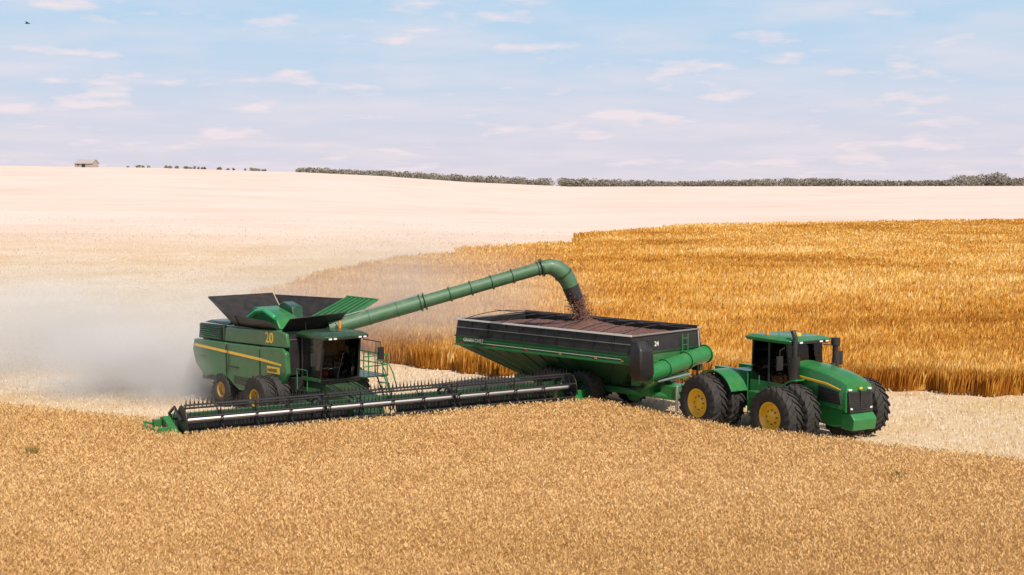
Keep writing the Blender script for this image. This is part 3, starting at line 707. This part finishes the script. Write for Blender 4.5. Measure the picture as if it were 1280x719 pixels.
BN=empty('barn',(BX,BY,tz(BX,BY)-.2),R(-15),scale=.95)
M['barnwall']=paint('weathered_wood',(.36,.30,.26),.3,rough=.9,coat=0); M['barnroof']=paint('barn_roof',(.40,.36,.35),.2,rough=.7,coat=0)
b=MB(); b.prism([(-3,0),(-3,2.2),(0,3.9),(3,2.2),(3,0)],-5,5,'barnwall')
b2=MB()
for s in(-1,1): b2.quad((s*3.5,-5.3,2.0),(s*3.5,5.3,2.0),(0,5.3,4.05),(0,-5.3,4.05),'barnroof',.15)
o=b.obj('walls',BN); o.rotation_euler=(0,0,R(90)); o=b2.obj('roof',BN); o.rotation_euler=(0,0,R(90))
b=MB(); b.box((0,-3.03,1.1),(2,.06,2.0),'black'); b.box((-3,-3.03,1.4),(.8,.06,.8),'black'); b.obj('door_and_window',BN)
b=MB()
b.tube([(-.22,0,0),(-.1,0,.02),(.08,0,.03),(.2,0,.03),(.27,0,.02)],[.01,.05,.06,.035,.008],'black',8)
for s in(-1,1): b.add([(.08,s*.04,.04),(-.08,s*.04,.04),(-.12,s*.3,.14),(-.2,s*.62,.06),(.02,s*.32,.15)],[(0,1,2,4),(4,2,3)],'black')
o=b.obj('bird',None); o.location=(-30,89,20.3); o.rotation_euler=(0,0,R(10)); o.scale=(.7,.7,.7)
# ------------------------------------------------------------------ dust volume
def dust(name,loc,scale,dens,seed,rot=0,nsc=.12,col=(1,.95,.90),nmin=.15):
    bpy.ops.mesh.primitive_ico_sphere_add(subdivisions=4,radius=1,location=loc); o=bpy.context.object; o.name=name; o.scale=scale; o.rotation_euler=(0,0,rot)
    m=bpy.data.materials.new(name+'_vol'); m.use_nodes=True; nt=m.node_tree; nt.nodes.clear(); L=nt.links
    out=nt.nodes.new('ShaderNodeOutputMaterial'); pv=nt.nodes.new('ShaderNodeVolumePrincipled')
    pv.inputs['Color'].default_value=(*col,1); pv.inputs['Anisotropy'].default_value=-.3
    tc=nt.nodes.new('ShaderNodeTexCoord'); ln=nt.nodes.new('ShaderNodeVectorMath'); ln.operation='LENGTH'; L.new(tc.outputs['Object'],ln.inputs[0])
    fo=nt.nodes.new('ShaderNodeMapRange'); fo.inputs['From Min'].default_value=.15; fo.inputs['From Max'].default_value=1; fo.inputs['To Min'].default_value=1; fo.inputs['To Max'].default_value=0; fo.interpolation_type='SMOOTHSTEP'; L.new(ln.outputs['Value'],fo.inputs['Value'])
    geo=nt.nodes.new('ShaderNodeNewGeometry'); n=nt.nodes.new('ShaderNodeTexNoise'); n.inputs['Scale'].default_value=nsc; n.inputs['Detail'].default_value=4
    mp=nt.nodes.new('ShaderNodeMapping'); mp.inputs['Location'].default_value=(seed,0,0); L.new(geo.outputs['Position'],mp.inputs[0]); L.new(mp.outputs[0],n.inputs['Vector'])
    nr=nt.nodes.new('ShaderNodeMapRange'); nr.inputs['From Min'].default_value=.35; nr.inputs['From Max'].default_value=.7; nr.inputs['To Min'].default_value=nmin; L.new(n.outputs['Fac'],nr.inputs['Value'])
    mu=nt.nodes.new('ShaderNodeMath'); mu.operation='MULTIPLY'; L.new(fo.outputs[0],mu.inputs[0]); L.new(nr.outputs[0],mu.inputs[1])
    m2=nt.nodes.new('ShaderNodeMath'); m2.operation='MULTIPLY'; m2.inputs[1].default_value=dens; L.new(mu.outputs[0],m2.inputs[0])
    L.new(m2.outputs[0],pv.inputs['Density']); L.new(pv.outputs[0],out.inputs['Volume'])
    o.data.materials.append(m); return o
dust('dust_cloud',(-30,84,1),(27,20,6),.17,3,nmin=.25,nsc=.16)
dust('dust_cloud',(-17.0,70.5,1.0),(9,6.5,3.4),.60,9,nsc=.35)
dust('dust_cloud',(-8,91,3),(16,14,5.5),.10,5,nsc=.2,nmin=.4,col=(.93,.80,.68))
# ------------------------------------------------------------------ world & sun
SUN=Vector((.42,-.72,.92)).normalized()
el=math.asin(SUN.z)
w=bpy.data.worlds.new('World'); sc.world=w; w.use_nodes=True; nt=w.node_tree; L=nt.links; nt.nodes.clear()
out=nt.nodes.new('ShaderNodeOutputWorld'); sky=nt.nodes.new('ShaderNodeTexSky'); sky.sky_type='NISHITA'; sky.sun_disc=False
sky.sun_elevation=el; sky.sun_rotation=math.atan2(SUN.x,SUN.y); sky.dust_density=2.0; sky.air_density=1.0
bg1=nt.nodes.new('ShaderNodeBackground'); bg1.inputs[1].default_value=.10; L.new(sky.outputs[0],bg1.inputs[0])
tc=nt.nodes.new('ShaderNodeTexCoord'); sx=nt.nodes.new('ShaderNodeSeparateXYZ'); L.new(tc.outputs['Generated'],sx.inputs[0])
rp=ramp(nt,[(0,(.75,.71,.80)),(.035,(.70,.71,.82)),(.075,(.58,.70,.86)),(.125,(.47,.68,.88)),(.5,(.30,.50,.80))]); L.new(sx.outputs['Z'],rp.inputs[0])
def cloudlayer(off,scale,seedz,lo,hi,mxv,det):
    ad=nt.nodes.new('ShaderNodeMath'); ad.inputs[1].default_value=off; L.new(sx.outputs['Z'],ad.inputs[0])
    mxz=nt.nodes.new('ShaderNodeMath'); mxz.operation='MAXIMUM'; mxz.inputs[1].default_value=.05; L.new(ad.outputs[0],mxz.inputs[0])
    dx=nt.nodes.new('ShaderNodeMath'); dx.operation='DIVIDE'; L.new(sx.outputs['X'],dx.inputs[0]); L.new(mxz.outputs[0],dx.inputs[1])
    dy=nt.nodes.new('ShaderNodeMath'); dy.operation='DIVIDE'; L.new(sx.outputs['Y'],dy.inputs[0]); L.new(mxz.outputs[0],dy.inputs[1])
    cb=nt.nodes.new('ShaderNodeCombineXYZ'); L.new(dx.outputs[0],cb.inputs[0]); L.new(dy.outputs[0],cb.inputs[1]); cb.inputs[2].default_value=seedz
    n=nt.nodes.new('ShaderNodeTexNoise'); n.inputs['Scale'].default_value=scale; n.inputs['Detail'].default_value=det; n.inputs['Roughness'].default_value=.5; L.new(cb.outputs[0],n.inputs['Vector'])
    cr=ramp(nt,[(lo,(0,0,0)),(hi,(mxv,)*3)]); L.new(n.outputs['Fac'],cr.inputs[0]); return cr
c1=cloudlayer(.17,4.2,3.7,.54,.68,.9,5); c2=cloudlayer(.10,1.6,8.1,.42,.75,.55,4)
mxa=nt.nodes.new('ShaderNodeMath'); mxa.operation='MAXIMUM'; L.new(c1.outputs[0],mxa.inputs[0]); L.new(c2.outputs[0],mxa.inputs[1])
mx=nt.nodes.new('ShaderNodeMix'); mx.data_type='RGBA'; L.new(mxa.outputs[0],mx.inputs['Factor']); L.new(rp.outputs[0],mx.inputs['A']); mx.inputs['B'].default_value=(.91,.80,.84,1)
bg2=nt.nodes.new('ShaderNodeBackground'); bg2.inputs[1].default_value=1.0; L.new(mx.outputs['Result'],bg2.inputs[0])
mr=nt.nodes.new('ShaderNodeMapRange'); mr.inputs['From Min'].default_value=.14; mr.inputs['From Max'].default_value=.5; mr.inputs['To Min'].default_value=.95; mr.inputs['To Max'].default_value=0; L.new(sx.outputs['Z'],mr.inputs['Value'])
ms=nt.nodes.new('ShaderNodeMixShader'); L.new(mr.outputs[0],ms.inputs[0]); L.new(bg1.outputs[0],ms.inputs[1]); L.new(bg2.outputs[0],ms.inputs[2]); L.new(ms.outputs[0],out.inputs['Surface'])
sd=bpy.data.lights.new('sun','SUN'); sd.energy=4.6; sd.angle=R(.53); sd.color=(1,.95,.87)
so=bpy.data.objects.new('sun',sd); sc.collection.objects.link(so); so.rotation_euler=SUN.to_track_quat('Z','Y').to_euler(); so.location=(20,-20,60)
# ------------------------------------------------------------------ camera
cd=bpy.data.cameras.new('camera'); cd.sensor_width=36; cd.lens=50; cd.clip_end=9000; cd.clip_start=.5
co=bpy.data.objects.new('camera',cd); sc.collection.objects.link(co); co.location=(0,0,10.5); co.rotation_euler=(R(90-4.23),0,0)
sc.camera=co
